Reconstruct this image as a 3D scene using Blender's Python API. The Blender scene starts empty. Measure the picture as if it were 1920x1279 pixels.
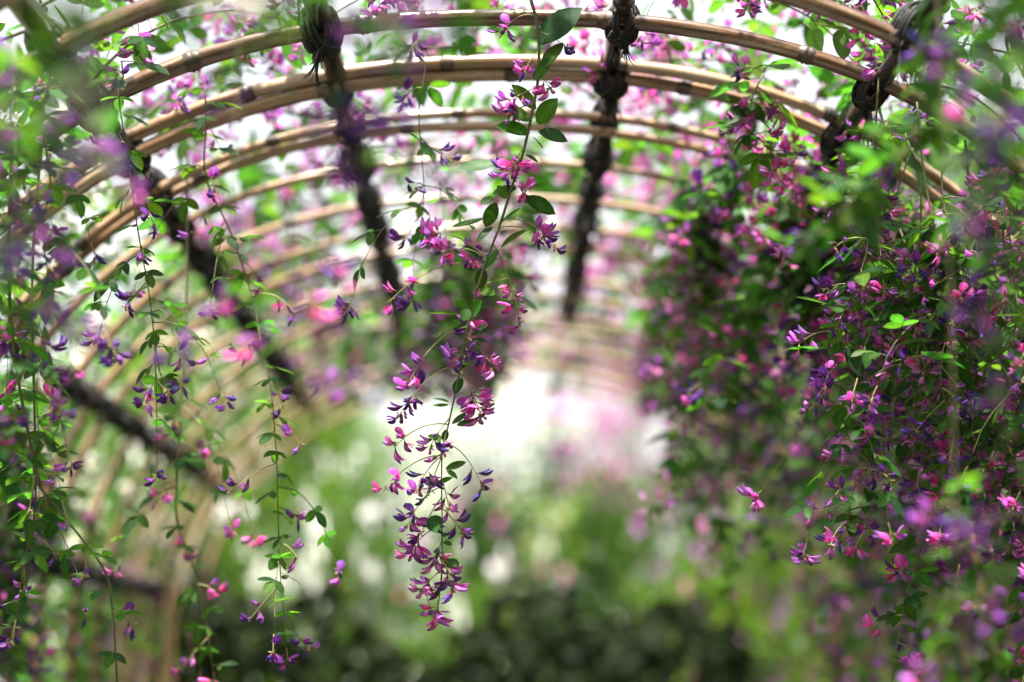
import bpy, math, random
from mathutils import Vector, Matrix, Quaternion
R = math.radians
random.seed(11)
RND = random.random
U = random.uniform
scene = bpy.context.scene
COL = scene.collection

# ------------------------------------------------------------------ camera
CAMZ = 1.45
LENS = 70.0
F = LENS / 36.0 * 1920.0            # focal length in pixels of the photograph
VPX, VPY = 940.0, 1265.0            # where the tunnel axis meets the picture
cam_d = bpy.data.cameras.new('camera')
cam = bpy.data.objects.new('camera', cam_d)
COL.objects.link(cam)
cam_d.lens = LENS
cam_d.sensor_width = 36.0
cam_d.clip_start = 0.05
cam_d.clip_end = 600
pitch = math.atan((VPY - 639.5) / F)
yaw = -math.atan((960 - VPX) / F)
cam.location = (0, 0, CAMZ)
cam.rotation_euler = (math.pi / 2 + pitch, 0, yaw)
scene.camera = cam
cam_d.dof.use_dof = True
cam_d.dof.focus_distance = 1.975
cam_d.dof.aperture_fstop = 2.0

# ------------------------------------------------------------------ light
world = bpy.data.worlds.new('World')
scene.world = world
world.use_nodes = True
nt = world.node_tree
nt.nodes.clear()
sky = nt.nodes.new('ShaderNodeTexSky')
sky.sky_type = 'NISHITA'
sky.sun_disc = False
sky.sun_elevation = R(77)
sky.sun_rotation = R(-155)
sky.dust_density = 4.0
sky.air_density = 1.0
hsv = nt.nodes.new('ShaderNodeHueSaturation')
hsv.inputs['Saturation'].default_value = 0.15
bgn = nt.nodes.new('ShaderNodeBackground')
bgn.inputs['Strength'].default_value = 0.115
wout = nt.nodes.new('ShaderNodeOutputWorld')
nt.links.new(sky.outputs[0], hsv.inputs['Color'])
nt.links.new(hsv.outputs[0], bgn.inputs['Color'])
nt.links.new(bgn.outputs[0], wout.inputs['Surface'])
sun_d = bpy.data.lights.new('sun', 'SUN')
sun_d.energy = 5.0
sun_d.angle = R(2)
sun_d.color = (1.0, 0.95, 0.87)
sun = bpy.data.objects.new('sun', sun_d)
COL.objects.link(sun)
# light arrives from high up, behind the camera and a little to the left
az, el = R(-155), R(77)
sdir = Vector((math.sin(az) * math.cos(el), math.cos(az) * math.cos(el), math.sin(el)))
sun.rotation_euler = (-sdir).to_track_quat('-Z', 'Y').to_euler()
sun.location = sdir * 30

vs = scene.view_settings
vs.view_transform = 'Standard'
vs.look = 'None'
vs.gamma = 1
vs.exposure = 1.85
vs.use_curve_mapping = False
scene.cycles.use_denoising = True
scene.cycles.max_bounces = 6
scene.cycles.transmission_bounces = 4
scene.cycles.sample_clamp_indirect = 6


# ------------------------------------------------------------------ pixel -> place
CR = cam.rotation_euler.to_matrix()
def P(px, py, d):
    v = CR @ Vector(((px - 960) / F, (639.5 - py) / F, -1.0))
    return Vector((0, 0, CAMZ)) + v * (d / v.y)
def proj(p):
    v = CR.transposed() @ (Vector(p) - Vector((0, 0, CAMZ)))
    return 960 + F * v.x / -v.z, 639.5 - F * v.y / -v.z

# ------------------------------------------------------------------ materials
def new_mat(name):
    m = bpy.data.materials.new(name)
    m.use_nodes = True
    n = m.node_tree
    n.nodes.clear()
    return m, n
def N(n, t, **kw):
    x = n.nodes.new(t)
    for k, v in kw.items():
        setattr(x, k, v)
    return x
def mathn(n, op, a, b):
    x = N(n, 'ShaderNodeMath', operation=op)
    for i, q in enumerate((a, b)):
        if isinstance(q, (int, float)): x.inputs[i].default_value = q
        else: n.links.new(q, x.inputs[i])
    return x.outputs[0]

def thin_mat(name, trans, rough, spec, hue_amt, val_amt, tcol):
    """Thin plant tissue: pigment from the mesh colour, varied per piece, light passing through."""
    m, n = new_mat(name)
    at = N(n, 'ShaderNodeAttribute', attribute_name='pigment')
    oi = N(n, 'ShaderNodeObjectInfo')
    hs = N(n, 'ShaderNodeHueSaturation')
    n.links.new(at.outputs['Color'], hs.inputs['Color'])
    h = mathn(n, 'MULTIPLY_ADD', oi.outputs['Random'], hue_amt)
    h.node.inputs[2].default_value = 0.5 - hue_amt / 2
    n.links.new(h, hs.inputs['Hue'])
    r2 = mathn(n, 'FRACT', mathn(n, 'MULTIPLY', oi.outputs['Random'], 37.7), 0)
    v = mathn(n, 'MULTIPLY_ADD', r2, val_amt)
    v.node.inputs[2].default_value = 1.0 - val_amt / 2
    n.links.new(v, hs.inputs['Value'])
    tc = N(n, 'ShaderNodeTexCoord')
    no = N(n, 'ShaderNodeTexNoise')
    no.inputs['Scale'].default_value = 260
    n.links.new(tc.outputs['Object'], no.inputs['Vector'])
    mx = N(n, 'ShaderNodeMix', data_type='RGBA', blend_type='MULTIPLY')
    mx.inputs[0].default_value = 0.55
    ramp = N(n, 'ShaderNodeValToRGB')
    ramp.color_ramp.elements[0].position = 0.3; ramp.color_ramp.elements[0].color = (0.55, 0.55, 0.55, 1)
    ramp.color_ramp.elements[1].position = 0.7; ramp.color_ramp.elements[1].color = (1.1, 1.1, 1.1, 1)
    n.links.new(no.outputs[0], ramp.inputs[0])
    n.links.new(hs.outputs[0], mx.inputs[6]); n.links.new(ramp.outputs[0], mx.inputs[7])
    # side veins: slanting paler lines on each half of the blade
    uv = N(n, 'ShaderNodeUVMap', uv_map='UVMap'); sx = N(n, 'ShaderNodeSeparateXYZ')
    n.links.new(uv.outputs[0], sx.inputs[0])
    half = mathn(n, 'ABSOLUTE', mathn(n, 'SUBTRACT', sx.outputs[0], 0.5), 0)
    ph_ = mathn(n, 'FRACT', mathn(n, 'MULTIPLY', mathn(n, 'SUBTRACT', sx.outputs[1], mathn(n, 'MULTIPLY', half, 0.5)), 8.0), 0)
    vein = mathn(n, 'MAXIMUM', mathn(n, 'LESS_THAN', ph_, 0.14), mathn(n, 'LESS_THAN', half, 0.03))
    vm = N(n, 'ShaderNodeMix', data_type='RGBA', blend_type='MULTIPLY')
    n.links.new(mathn(n, 'MULTIPLY', vein, 0.8), vm.inputs[0]); vm.inputs[7].default_value = (1.5, 1.4, 1.3, 1)
    n.links.new(mx.outputs[2], vm.inputs[6])
    mx = vm
    p = N(n, 'ShaderNodeBsdfPrincipled')
    p.inputs['Roughness'].default_value = rough
    p.inputs['Specular IOR Level'].default_value = spec
    n.links.new(mx.outputs[2], p.inputs['Base Color'])
    t = N(n, 'ShaderNodeBsdfTranslucent')
    tm = N(n, 'ShaderNodeMix', data_type='RGBA', blend_type='MULTIPLY')
    tm.inputs[0].default_value = 1.0
    tm.inputs[7].default_value = (*tcol, 1)
    n.links.new(mx.outputs[2], tm.inputs[6]); n.links.new(tm.outputs[2], t.inputs['Color'])
    ms = N(n, 'ShaderNodeMixShader')
    ms.inputs[0].default_value = trans
    n.links.new(p.outputs[0], ms.inputs[1]); n.links.new(t.outputs[0], ms.inputs[2])
    o = N(n, 'ShaderNodeOutputMaterial')
    n.links.new(ms.outputs[0], o.inputs['Surface'])
    return m
M_LEAF = thin_mat('leaf_tissue', 0.50, 0.45, 0.12, 0.05, 0.7, (2.5, 2.9, 0.8))
M_SHADE_LEAF = thin_mat('evergreen_leaf', 0.15, 0.6, 0.08, 0.04, 0.5, (1.2, 1.5, 0.8))  # leaf of the low hedge that is coloured as shade
M_PETAL = thin_mat('petal_tissue', 0.28, 0.5, 0.10, 0.05, 0.5, (1.3, 1.2, 1.3))

def stem_mat(name, c1, c2, scale):
    m, n = new_mat(name)
    tc = N(n, 'ShaderNodeTexCoord'); no = N(n, 'ShaderNodeTexNoise')
    no.inputs['Scale'].default_value = scale; no.inputs['Detail'].default_value = 4
    n.links.new(tc.outputs['Object'], no.inputs['Vector'])
    r = N(n, 'ShaderNodeValToRGB')
    r.color_ramp.elements[0].position = 0.35; r.color_ramp.elements[0].color = (*c1, 1)
    r.color_ramp.elements[1].position = 0.65; r.color_ramp.elements[1].color = (*c2, 1)
    n.links.new(no.outputs[0], r.inputs[0])
    p = N(n, 'ShaderNodeBsdfPrincipled'); p.inputs['Roughness'].default_value = 0.6
    n.links.new(r.outputs[0], p.inputs['Base Color'])
    b = N(n, 'ShaderNodeBump'); b.inputs['Strength'].default_value = 0.4; b.inputs['Distance'].default_value = 0.001
    n.links.new(no.outputs[0], b.inputs['Height']); n.links.new(b.outputs[0], p.inputs['Normal'])
    o = N(n, 'ShaderNodeOutputMaterial'); n.links.new(p.outputs[0], o.inputs['Surface'])
    return m
M_STEM = stem_mat('green_stem', (0.07, 0.085, 0.03), (0.15, 0.13, 0.05), 90)
M_TWIG = stem_mat('brown_twig', (0.05, 0.03, 0.02), (0.13, 0.08, 0.045), 60)
M_STALK = stem_mat('pale_stalk', (0.22, 0.22, 0.08), (0.36, 0.30, 0.13), 200)
M_ROPE = stem_mat('black_rope', (0.003, 0.0028, 0.003), (0.012, 0.010, 0.011), 500)
M_BARK = stem_mat('tree_bark', (0.05, 0.04, 0.03), (0.14, 0.11, 0.08), 9)
M_SOIL = stem_mat('garden_soil', (0.022, 0.018, 0.012), (0.035, 0.04, 0.016), 1.5)
M_PATH = stem_mat('path_earth', (0.05, 0.04, 0.03), (0.085, 0.07, 0.055), 6)

def bamboo_mat(name, c_dark, c_mid, c_pale, rough):
    m, n = new_mat(name)
    uv = N(n, 'ShaderNodeUVMap', uv_map='UVMap')
    oi = N(n, 'ShaderNodeObjectInfo')
    mp = N(n, 'ShaderNodeMapping'); mp.inputs['Scale'].default_value = (7, 9, 1)
    n.links.new(uv.outputs[0], mp.inputs['Vector'])
    ad = N(n, 'ShaderNodeVectorMath', operation='ADD')
    cb = N(n, 'ShaderNodeCombineXYZ')
    n.links.new(mathn(n, 'MULTIPLY', oi.outputs['Random'], 50.0), cb.inputs[2])
    n.links.new(mp.outputs[0], ad.inputs[0]); n.links.new(cb.outputs[0], ad.inputs[1])
    no = N(n, 'ShaderNodeTexNoise'); no.inputs['Scale'].default_value = 1.0
    no.inputs['Detail'].default_value = 6; no.inputs['Roughness'].default_value = 0.65
    n.links.new(ad.outputs[0], no.inputs['Vector'])
    r = N(n, 'ShaderNodeValToRGB')
    r.color_ramp.elements[0].position = 0.30; r.color_ramp.elements[0].color = (*c_dark, 1)
    r.color_ramp.elements[1].position = 0.72; r.color_ramp.elements[1].color = (*c_pale, 1)
    e = r.color_ramp.elements.new(0.50); e.color = (*c_mid, 1)
    n.links.new(no.outputs[0], r.inputs[0])
    mp2 = N(n, 'ShaderNodeMapping'); mp2.inputs['Scale'].default_value = (30, 160, 1)
    n.links.new(uv.outputs[0], mp2.inputs['Vector'])
    sp = N(n, 'ShaderNodeTexNoise'); sp.inputs['Scale'].default_value = 1; sp.inputs['Detail'].default_value = 3
    n.links.new(mp2.outputs[0], sp.inputs['Vector'])
    sr = N(n, 'ShaderNodeValToRGB')
    sr.color_ramp.elements[0].position = 0.30; sr.color_ramp.elements[0].color = (0.25, 0.2, 0.18, 1)
    sr.color_ramp.elements[1].position = 0.42; sr.color_ramp.elements[1].color = (1, 1, 1, 1)
    n.links.new(sp.outputs[0], sr.inputs[0])
    mx = N(n, 'ShaderNodeMix', data_type='RGBA', blend_type='MULTIPLY'); mx.inputs[0].default_value = 0.8
    n.links.new(r.outputs[0], mx.inputs[6]); n.links.new(sr.outputs[0], mx.inputs[7])
    p = N(n, 'ShaderNodeBsdfPrincipled'); p.inputs['Roughness'].default_value = rough
    p.inputs['Coat Weight'].default_value = 0.5; p.inputs['Coat Roughness'].default_value = 0.2
    n.links.new(mx.outputs[2], p.inputs['Base Color'])
    b = N(n, 'ShaderNodeBump'); b.inputs['Strength'].default_value = 0.25; b.inputs['Distance'].default_value = 0.001
    n.links.new(no.outputs[0], b.inputs['Height']); n.links.new(b.outputs[0], p.inputs['Normal'])
    o = N(n, 'ShaderNodeOutputMaterial'); n.links.new(p.outputs[0], o.inputs['Surface'])
    return m
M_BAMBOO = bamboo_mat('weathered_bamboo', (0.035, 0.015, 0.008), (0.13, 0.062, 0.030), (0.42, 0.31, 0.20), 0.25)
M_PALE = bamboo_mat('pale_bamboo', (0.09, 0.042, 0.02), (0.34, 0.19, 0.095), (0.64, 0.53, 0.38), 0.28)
M_RAIL = bamboo_mat('dark_bamboo', (0.007, 0.005, 0.005), (0.018, 0.012, 0.010), (0.07, 0.045, 0.03), 0.45)
M_NODE = bamboo_mat('bamboo_node', (0.015, 0.009, 0.006), (0.05, 0.027, 0.016), (0.20, 0.14, 0.09), 0.5)

# ------------------------------------------------------------------ mesh building
class MB:
    def __init__(s):
        s.v = []; s.f = []; s.m = []; s.c = []; s.mats = []; s.uv = []; s.smooth = True
    def mi(s, mat):
        if mat not in s.mats: s.mats.append(mat)
        return s.mats.index(mat)
    def tube(s, pts, rad, k, mat, col=(0.5, 0.5, 0.5), cap=True):
        pts = [Vector(p) for p in pts]
        mi = s.mi(mat); b0 = len(s.v)
        t0 = (pts[1] - pts[0]).normalized()
        ref = Vector((0, 0, 1)) if abs(t0.z) < 0.8 else Vector((0, 1, 0))
        nrm = (ref - t0 * ref.dot(t0)).normalized()
        L = 0.0; ls = []
        for i, p in enumerate(pts):
            if i: L += (p - pts[i - 1]).length
            ls.append(L)
            t = (pts[min(i + 1, len(pts) - 1)] - pts[max(i - 1, 0)])
            t = t.normalized() if t.length > 1e-9 else t0
            nrm = (nrm - t * nrm.dot(t))
            nrm = nrm.normalized() if nrm.length > 1e-9 else t.orthogonal().normalized()
            bn = t.cross(nrm)
            r = rad[i] if isinstance(rad, (list, tuple)) else rad
            for j in range(k):
                a = 2 * math.pi * j / k
                s.v.append(p + nrm * (r * math.cos(a)) + bn * (r * math.sin(a))); s.c.append(col)
        for i in range(len(pts) - 1):
            for j in range(k):
                j2 = (j + 1) % k
                s.f.append((b0 + i * k + j, b0 + i * k + j2, b0 + (i + 1) * k + j2, b0 + (i + 1) * k + j)); s.m.append(mi)
                s.uv.append(((j / k, ls[i]), ((j + 1) / k, ls[i]), ((j + 1) / k, ls[i + 1]), (j / k, ls[i + 1])))
        if cap:
            for base, rev in ((b0, True), (b0 + (len(pts) - 1) * k, False)):
                f = tuple(base + j for j in range(k))
                s.f.append(f[::-1] if rev else f); s.m.append(mi); s.uv.append(tuple((0, 0) for _ in f))
    def blade(s, M, L, W, fold, curl, mat, col, col2=None, nseg=5, shape=0.9, sharp=0.75):
        """A leaf or petal along local +X, face +Z."""
        mi = s.mi(mat); b0 = len(s.v); col2 = col2 or col
        for i in range(nseg + 1):
            t = i / nseg
            w = W * 0.5 * max(0.0, math.sin(math.pi * min(1, 0.03 + 0.97 * t ** shape))) ** sharp
            z = -curl * L * t * t
            x = L * t * (1 - 0.25 * abs(curl) * t)
            cc = tuple(a + (b - a) * t for a, b in zip(col, col2))
            for sgn in (-1, 0, 1):
                s.v.append(M @ Vector((x, sgn * w, z + abs(sgn) * w * fold))); s.c.append(cc if sgn else tuple(q * 1.3 for q in cc))
        for i in range(nseg):
            for j in (0, 1):
                a = b0 + i * 3 + j
                s.f.append((a, a + 3, a + 4, a + 1)); s.m.append(mi); s.uv.append(((j / 2, i / nseg), (j / 2, (i + 1) / nseg), ((j + 1) / 2, (i + 1) / nseg), ((j + 1) / 2, i / nseg)))
    def add(s, o, M):
        b0 = len(s.v)
        s.v += [M @ v for v in o.v]; s.c += o.c
        mm = [s.mi(x) for x in o.mats]
        s.f += [tuple(b0 + q for q in f) for f in o.f]; s.m += [mm[q] for q in o.m]; s.uv += o.uv
    def mesh(s, name, origin=None):
        me = bpy.data.meshes.new(name)
        vs_ = [tuple(v - origin) for v in s.v] if origin is not None else [tuple(v) for v in s.v]
        me.from_pydata(vs_, [], s.f)
        for m in s.mats: me.materials.append(m)
        me.polygons.foreach_set('material_index', s.m)
        me.polygons.foreach_set('use_smooth', [s.smooth] * len(s.f))
        at = me.attributes.new('pigment', 'FLOAT_COLOR', 'POINT')
        at.data.foreach_set('color', [q for c in s.c for q in (*c, 1.0)])
        ul = me.uv_layers.new(name='UVMap')
        ul.data.foreach_set('uv', [q for f in s.uv for c in f for q in c])
        return me

def link(name, data, parent=None, M=None):
    o = bpy.data.objects.new(name, data)
    if parent is not None: o.parent = parent
    if M is not None: o.matrix_basis = M
    COL.objects.link(o)
    return o
USED = set()
def tag(o, label, cat, group=None):
    o['label'] = label; o['category'] = cat
    if group: o['group'] = group
    USED.add(label)
def thing(name, loc, label, cat, group=None):
    o = link(name, None); o.location = loc; o.empty_display_size = 0.05
    tag(o, label, cat, group)
    return o
def T(v): return Matrix.Translation(Vector(v))
def frame(origin, xdir, up):
    x = Vector(xdir).normalized(); z = Vector(up); z = z - x * z.dot(x)
    z = z.normalized() if z.length > 1e-6 else x.orthogonal().normalized()
    y = z.cross(x)
    return Matrix(((x.x, y.x, z.x, origin[0]), (x.y, y.y, z.y, origin[1]), (x.z, y.z, z.z, origin[2]), (0, 0, 0, 1)))
def rvec(): 
    while True:
        v = Vector((U(-1, 1), U(-1, 1), U(-1, 1)))
        if 0.05 < v.length < 1: return v.normalized()
def smooth_path(pts, n):
    """Catmull-Rom through pts."""
    pts = [Vector(p) for p in pts]
    q = [pts[0] * 2 - pts[1]] + pts + [pts[-1] * 2 - pts[-2]]
    out = []
    segs = len(pts) - 1
    for i in range(n + 1):
        u = i / n * segs; k = min(int(u), segs - 1); t = u - k
        a, b, c, d = q[k], q[k + 1], q[k + 2], q[k + 3]
        out.append(0.5 * ((2 * b) + (c - a) * t + (2 * a - 5 * b + 4 * c - d) * t * t + (3 * b - a - 3 * c + d) * t ** 3))
    return out
ORD = ['first', 'second', 'third', 'fourth', 'fifth', 'sixth', 'seventh', 'eighth', 'ninth', 'tenth', 'eleventh', 'twelfth',
       'thirteenth', 'fourteenth', 'fifteenth', 'sixteenth', 'seventeenth', 'eighteenth', 'nineteenth', 'twentieth',
       'twenty-first', 'twenty-second', 'twenty-third', 'twenty-fourth', 'twenty-fifth', 'twenty-sixth', 'twenty-seventh', 'twenty-eighth']

# ------------------------------------------------------------------ ground
def sheet(name, x0, x1, y0, y1, z, mat):
    mb = MB(); mb.smooth = False
    mb.v = [Vector((x0, y0, z)), Vector((x1, y0, z)), Vector((x1, y1, z)), Vector((x0, y1, z))]
    mb.c = [(0.5,) * 3] * 4; mb.f = [(0, 1, 2, 3)]; mb.m = [mb.mi(mat)]; mb.uv = [((0, 0),) * 4]
    o = link(name, mb.mesh(name)); o['kind'] = 'structure'
    return o
sheet('ground', -300, 300, -300, 300, 0, M_SOIL)
sheet('path', -0.62, 0.62, -3, 4.1, 0.004, M_PATH)

# ------------------------------------------------------------------ tunnel profile
AZ, AXR, NEXP = 0.65, 1.06, 2.3
AX = AZ * AXR
def prof(phi, off=0.0, sc=1.0):
    c, s = math.cos(phi), math.sin(phi)
    r = (abs(c / AX) ** NEXP + abs(s / AZ) ** NEXP) ** (-1 / NEXP) * sc + off
    return r * c, r * s
def roof(phi, y, off=0.0):
    x, z = prof(phi, off)
    return Vector((x, y, CAMZ + z))

def make_hoop(y, sc, rad, label, detail, tilt=0.0, seed=0, mat=None):
    rr = random.Random(seed)
    base = Vector((-AX * sc, y, 0))
    pts = [Vector((-AX * sc * 1.01, y, -0.1)), Vector((-AX * sc * 1.01, y, 0.5)), Vector((-AX * sc, y, 1.0))]
    nph = 64 if detail else 34
    for i in range(nph + 1):
        ph = math.pi - math.pi * i / nph
        x, z = prof(ph, 0, sc)
        pts.append(Vector((x, y, CAMZ + z)))
    pts += [Vector((AX * sc, y, 1.0)), Vector((AX * sc * 1.01, y, 0.5)), Vector((AX * sc * 1.01, y, -0.1))]
    w1, w2, w3 = rr.uniform(0, 6), rr.uniform(0, 6), rr.uniform(0, 6)
    L = 0; out = []; nodes = []; nxt = rr.uniform(0.05, 0.25)
    for i, p in enumerate(pts):
        if i: L += (p - pts[i - 1]).length
        t = i / (len(pts) - 1) - 0.5
        p2 = p + Vector((0.005 * math.sin(L * 5.3 + w1), tilt * t + 0.008 * math.sin(L * 3.1 + w2), 0.004 * math.sin(L * 4.3 + w3)))
        out.append(p2)
    rads = [rad * (1.30 - 0.58 * i / (len(pts) - 1)) for i in range(len(pts))]
    root = thing('bamboo_hoop', base, label, 'bamboo hoop', 'bamboo hoops of the tunnel')
    mb = MB(); mb.tube(out, rads, 12 if detail else 8, mat or M_BAMBOO)
    link('cane', mb.mesh('cane', base), root)
    if detail:
        L = 0
        for i in range(1, len(out)):
            seg = (out[i] - out[i - 1]).length
            if L + seg > nxt and out[i].z > CAMZ - 0.1:
                t = (nxt - L) / seg if seg > 0 else 0
                t = max(0, min(1, t))
                c = out[i - 1].lerp(out[i], t); d = (out[i] - out[i - 1]).normalized(); r = rads[i]
                nb = MB()
                prof_ = [(-0.009, 1.0), (-0.0035, 1.14), (-0.0012, 1.30), (0.0006, 1.10), (0.0022, 1.22), (0.009, 1.0)]
                nb.tube([d * a for a, _ in prof_], [r * b for _, b in prof_], 10, M_NODE, cap=False)
                link('node', nb.mesh('node'), root, T(c - base))
                nxt += rr.uniform(0.17, 0.27)
            L += seg
    return root

# (depth, scale, radius, label); doubled hoops have two canes side by side
HOOPS = []
near = [(1.03, 'bamboo hoop over the camera, first of the front hoops above the frame'), (1.21, 'bamboo hoop above the frame, second of the front hoops'),
        (1.39, 'bamboo hoop above the frame, third of the front hoops'), (1.57, 'bamboo hoop just outside the frame before the corner hoop')]
for y, lb in near:
    make_hoop(y, 1.0, 0.0095, lb, False, seed=int(y * 100))
HD = [1.751, 1.946, 2.135, 2.294, 2.476, 2.682, 2.84]
while len(HD) < 16: HD.append(HD[-1] + 0.178 + U(-0.02, 0.02))
HL = ['thick brown bamboo hoop cutting across both top corners, first in the tunnel',
      'thick dark brown bamboo hoop tied to the rails, second in the tunnel',
      'pale sunlit bamboo hoop, lower cane of the bright doubled pair, third in tunnel',
      'tan bamboo hoop, lower cane of the fainter doubled pair, fourth in tunnel',
      'slightly blurred single bamboo hoop behind the doubled pairs, fifth in tunnel',
      'blurred bamboo hoop passing behind the hanging centre spray, sixth in tunnel',
      'blurred bamboo hoop with pinkish blossoms behind it, seventh in tunnel']
for i, y in enumerate(HD):
    lb = HL[i] if i < len(HL) else 'soft out of focus bamboo hoop, %s from the front of the tunnel' % ORD[i]
    rad = [0.0090, 0.0088, 0.0080, 0.0058, 0.0050, 0.0056, 0.0056][i] if i < 7 else U(0.0050, 0.0065)
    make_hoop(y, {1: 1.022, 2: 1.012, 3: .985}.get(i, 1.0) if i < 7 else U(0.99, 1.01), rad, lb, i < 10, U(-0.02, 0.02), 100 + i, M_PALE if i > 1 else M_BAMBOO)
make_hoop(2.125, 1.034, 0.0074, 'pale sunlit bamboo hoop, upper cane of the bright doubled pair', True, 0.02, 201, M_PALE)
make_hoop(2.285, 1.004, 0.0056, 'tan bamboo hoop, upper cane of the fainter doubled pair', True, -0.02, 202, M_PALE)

# ------------------------------------------------------------------ rails along the tunnel, outside the hoops
RAILS = [('lowest left rail', -840, 205), ('middle left rail', -820, 545), ('upper left rail', -710, 975), ('left crown rail', -340, 1195),
         ('right crown rail', 230, 1225), ('upper right rail', 720, 1120), ('middle right rail', 820, 560), ('lowest right rail', 815, 200)]
RP = [math.atan2(b, a) for _, a, b in RAILS]
RNAME = [r[0] for r in RAILS]
YEND = HD[-1] + 0.12
for k, ph in enumerate(RP):
    off = 0.0200
    YE = 3.62 if k == 4 else YEND
    base = roof(ph, 0.9, off)
    rt = thing('bamboo_rail', base, 'dark bamboo pole running along the tunnel as its ' + RNAME[k], 'bamboo rail', 'bamboo rails along the tunnel')
    rr = random.Random(k + 5)
    w = rr.uniform(0, 6)
    pts = [roof(ph, 0.9 + (YE - 0.9) * i / 40, off + 0.0) + Vector((0.004 * math.sin(i * 0.5 + w), 0, 0.003 * math.sin(i * .7 + w))) for i in range(41)]
    rr_ = 0.0120 if k in (2, 3) else 0.0100
    rads = [rr_ * (1.05 - 0.2 * i / 40) for i in range(41)]
    mb = MB(); mb.tube(pts, rads, 10, M_RAIL)
    link('culm', mb.mesh('culm', base), rt)
    yy = 1.6 + rr.uniform(0, 0.2)
    while yy < YE - 0.05:
        i = (yy - 0.9) / (YE - 0.9) * 40; c = pts[int(i)].lerp(pts[int(i) + 1], i - int(i))
        nb = MB()
        nb.tube([Vector((0, a, 0)) for a in (-.006, -.003, -.001, .001, .003, .006)], [rr_ * b for b in (.98, 1.12, 1.2, 1.1, 1.16, .98)], 10, M_RAIL, cap=False)
        link('node', nb.mesh('node'), rt, T(c - base)); yy += rr.uniform(0.22, 0.32)

# ------------------------------------------------------------------ black rope lashings (coil, knot, frayed tails)
def coil_mesh(seed):
    """local: X across along the hoop, Y along the rail, Z outward; rail above (z+), hoop at z=0"""
    rr = random.Random(seed); mb = MB()
    for diag in (1, -1):
        for q in range(5):
            o = (q - 2) * 0.0042 + rr.uniform(-.0015, .0015)
            pts = []
            for i in range(17):
                a = 2 * math.pi * i / 16
                ca, sa = math.cos(a), math.sin(a)
                rx = 0.0175 + 0.0006 * rr.uniform(-1, 1)
                x = rx * ca * .82; z = 0.0090 + 0.0205 * sa * (abs(sa) ** -0.25 if abs(sa) > 1e-3 else 1)
                s = x * 0.75
                pts.append(Vector((x * 0.75 + o * 0.7, diag * (x * 0.75) - diag * o * 0.7, z)))
            mb.tube(pts, 0.0017, 5, M_ROPE, cap=False)
    for q in range(5):
        o = (q - 2) * 0.0056
        pts = [Vector((0.0112 * math.cos(2 * math.pi * i / 14), o + 0.0012 * math.sin(i), 0.0180 + 0.0112 * math.sin(2 * math.pi * i / 14))) for i in range(15)]
        mb.tube(pts, 0.0019, 5, M_ROPE, cap=False)
    for q in range(40):
        a = rr.uniform(0, 6.283); o = rr.uniform(-.016, .016)
        c = Vector((.0115 * math.cos(a), o, .009 + .020 * math.sin(a)))
        v = (Vector((math.cos(a), rr.uniform(-1, 1), math.sin(a))) + Vector((0, 0, -.5))).normalized(); l = rr.uniform(.002, .008)
        mb.tube([c, c + v * l * .5, c + v * l + Vector((0, 0, -l * .4))], [.0006, .0004, .0002], 3, M_ROPE, cap=False)
    return mb.mesh('coil')
def knot_mesh(seed):
    rr = random.Random(seed); mb = MB()
    for q in range(5):
        ax = Vector((rr.uniform(-1, 1), rr.uniform(-1, 1), rr.uniform(-1, 1))).normalized(); u = ax.orthogonal().normalized(); w = ax.cross(u)
        r = rr.uniform(0.003, 0.0055)
        pts = [u * (r * math.cos(i * .52)) + w * (r * math.sin(i * .52)) + ax * (0.003 * math.sin(i)) for i in range(13)]
        mb.tube(pts, 0.0020, 5, M_ROPE, cap=False)
    return mb.mesh('knot')
def tail_mesh(seed):
    rr = random.Random(seed); mb = MB()
    L = rr.uniform(0.02, 0.04)
    for q in range(9):
        dx, dy = rr.uniform(-1, 1), rr.uniform(-1, 1); l = L * rr.uniform(0.6, 1.15)
        pts = [Vector((dx * .001, dy * .001, 0)), Vector((dx * .0025, dy * .0025, -l * .4)), Vector((dx * .006, dy * .005, -l * .75)), Vector((dx * .012 + rr.uniform(-.002, .002), dy * .009, -l))]
        mb.tube(pts, [0.0012, 0.0010, 0.0007, 0.0003], 3, M_ROPE, cap=False)
    return mb.mesh('tail')
COILS = [coil_mesh(i) for i in range(3)]; KNOTS = [knot_mesh(i) for i in range(3)]; TAILS = [tail_mesh(i) for i in range(4)]
for i, y in enumerate(HD[:14]):
    for k, ph in enumerate(RP):
        if k == 4 and y > 3.58: continue
        p = roof(ph, y)
        x, z = prof(ph)
        out = Vector((x, 0, z)).normalized()
        tx = Vector((0, 1, 0)).cross(out)
        lb = 'black rope lashing where the %s hoop meets the %s' % (ORD[i], RNAME[k])
        r = thing('rope_lashing', p, lb, 'rope lashing', 'black rope lashings')
        big = 1.18 if k in (2, 3) else 1.05
        M = frame((0, 0, 0), tx, out) @ Matrix.Scale(big * U(.92, 1.1), 4)
        link('coil', random.choice(COILS), r, M)
        if i < 9:
            link('knot', random.choice(KNOTS), r, M @ T((U(-.008, .008), U(-.012, .012), -0.012)))
            for q in range(2):
                link('tail', random.choice(TAILS), r, T(M @ Vector((U(-.01, .01), U(-.012, .012), -0.012))) @ Matrix.Rotation(U(0, 6), 4, 'Z') @ Matrix.Rotation(U(-.5, .5), 4, 'X'))

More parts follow.
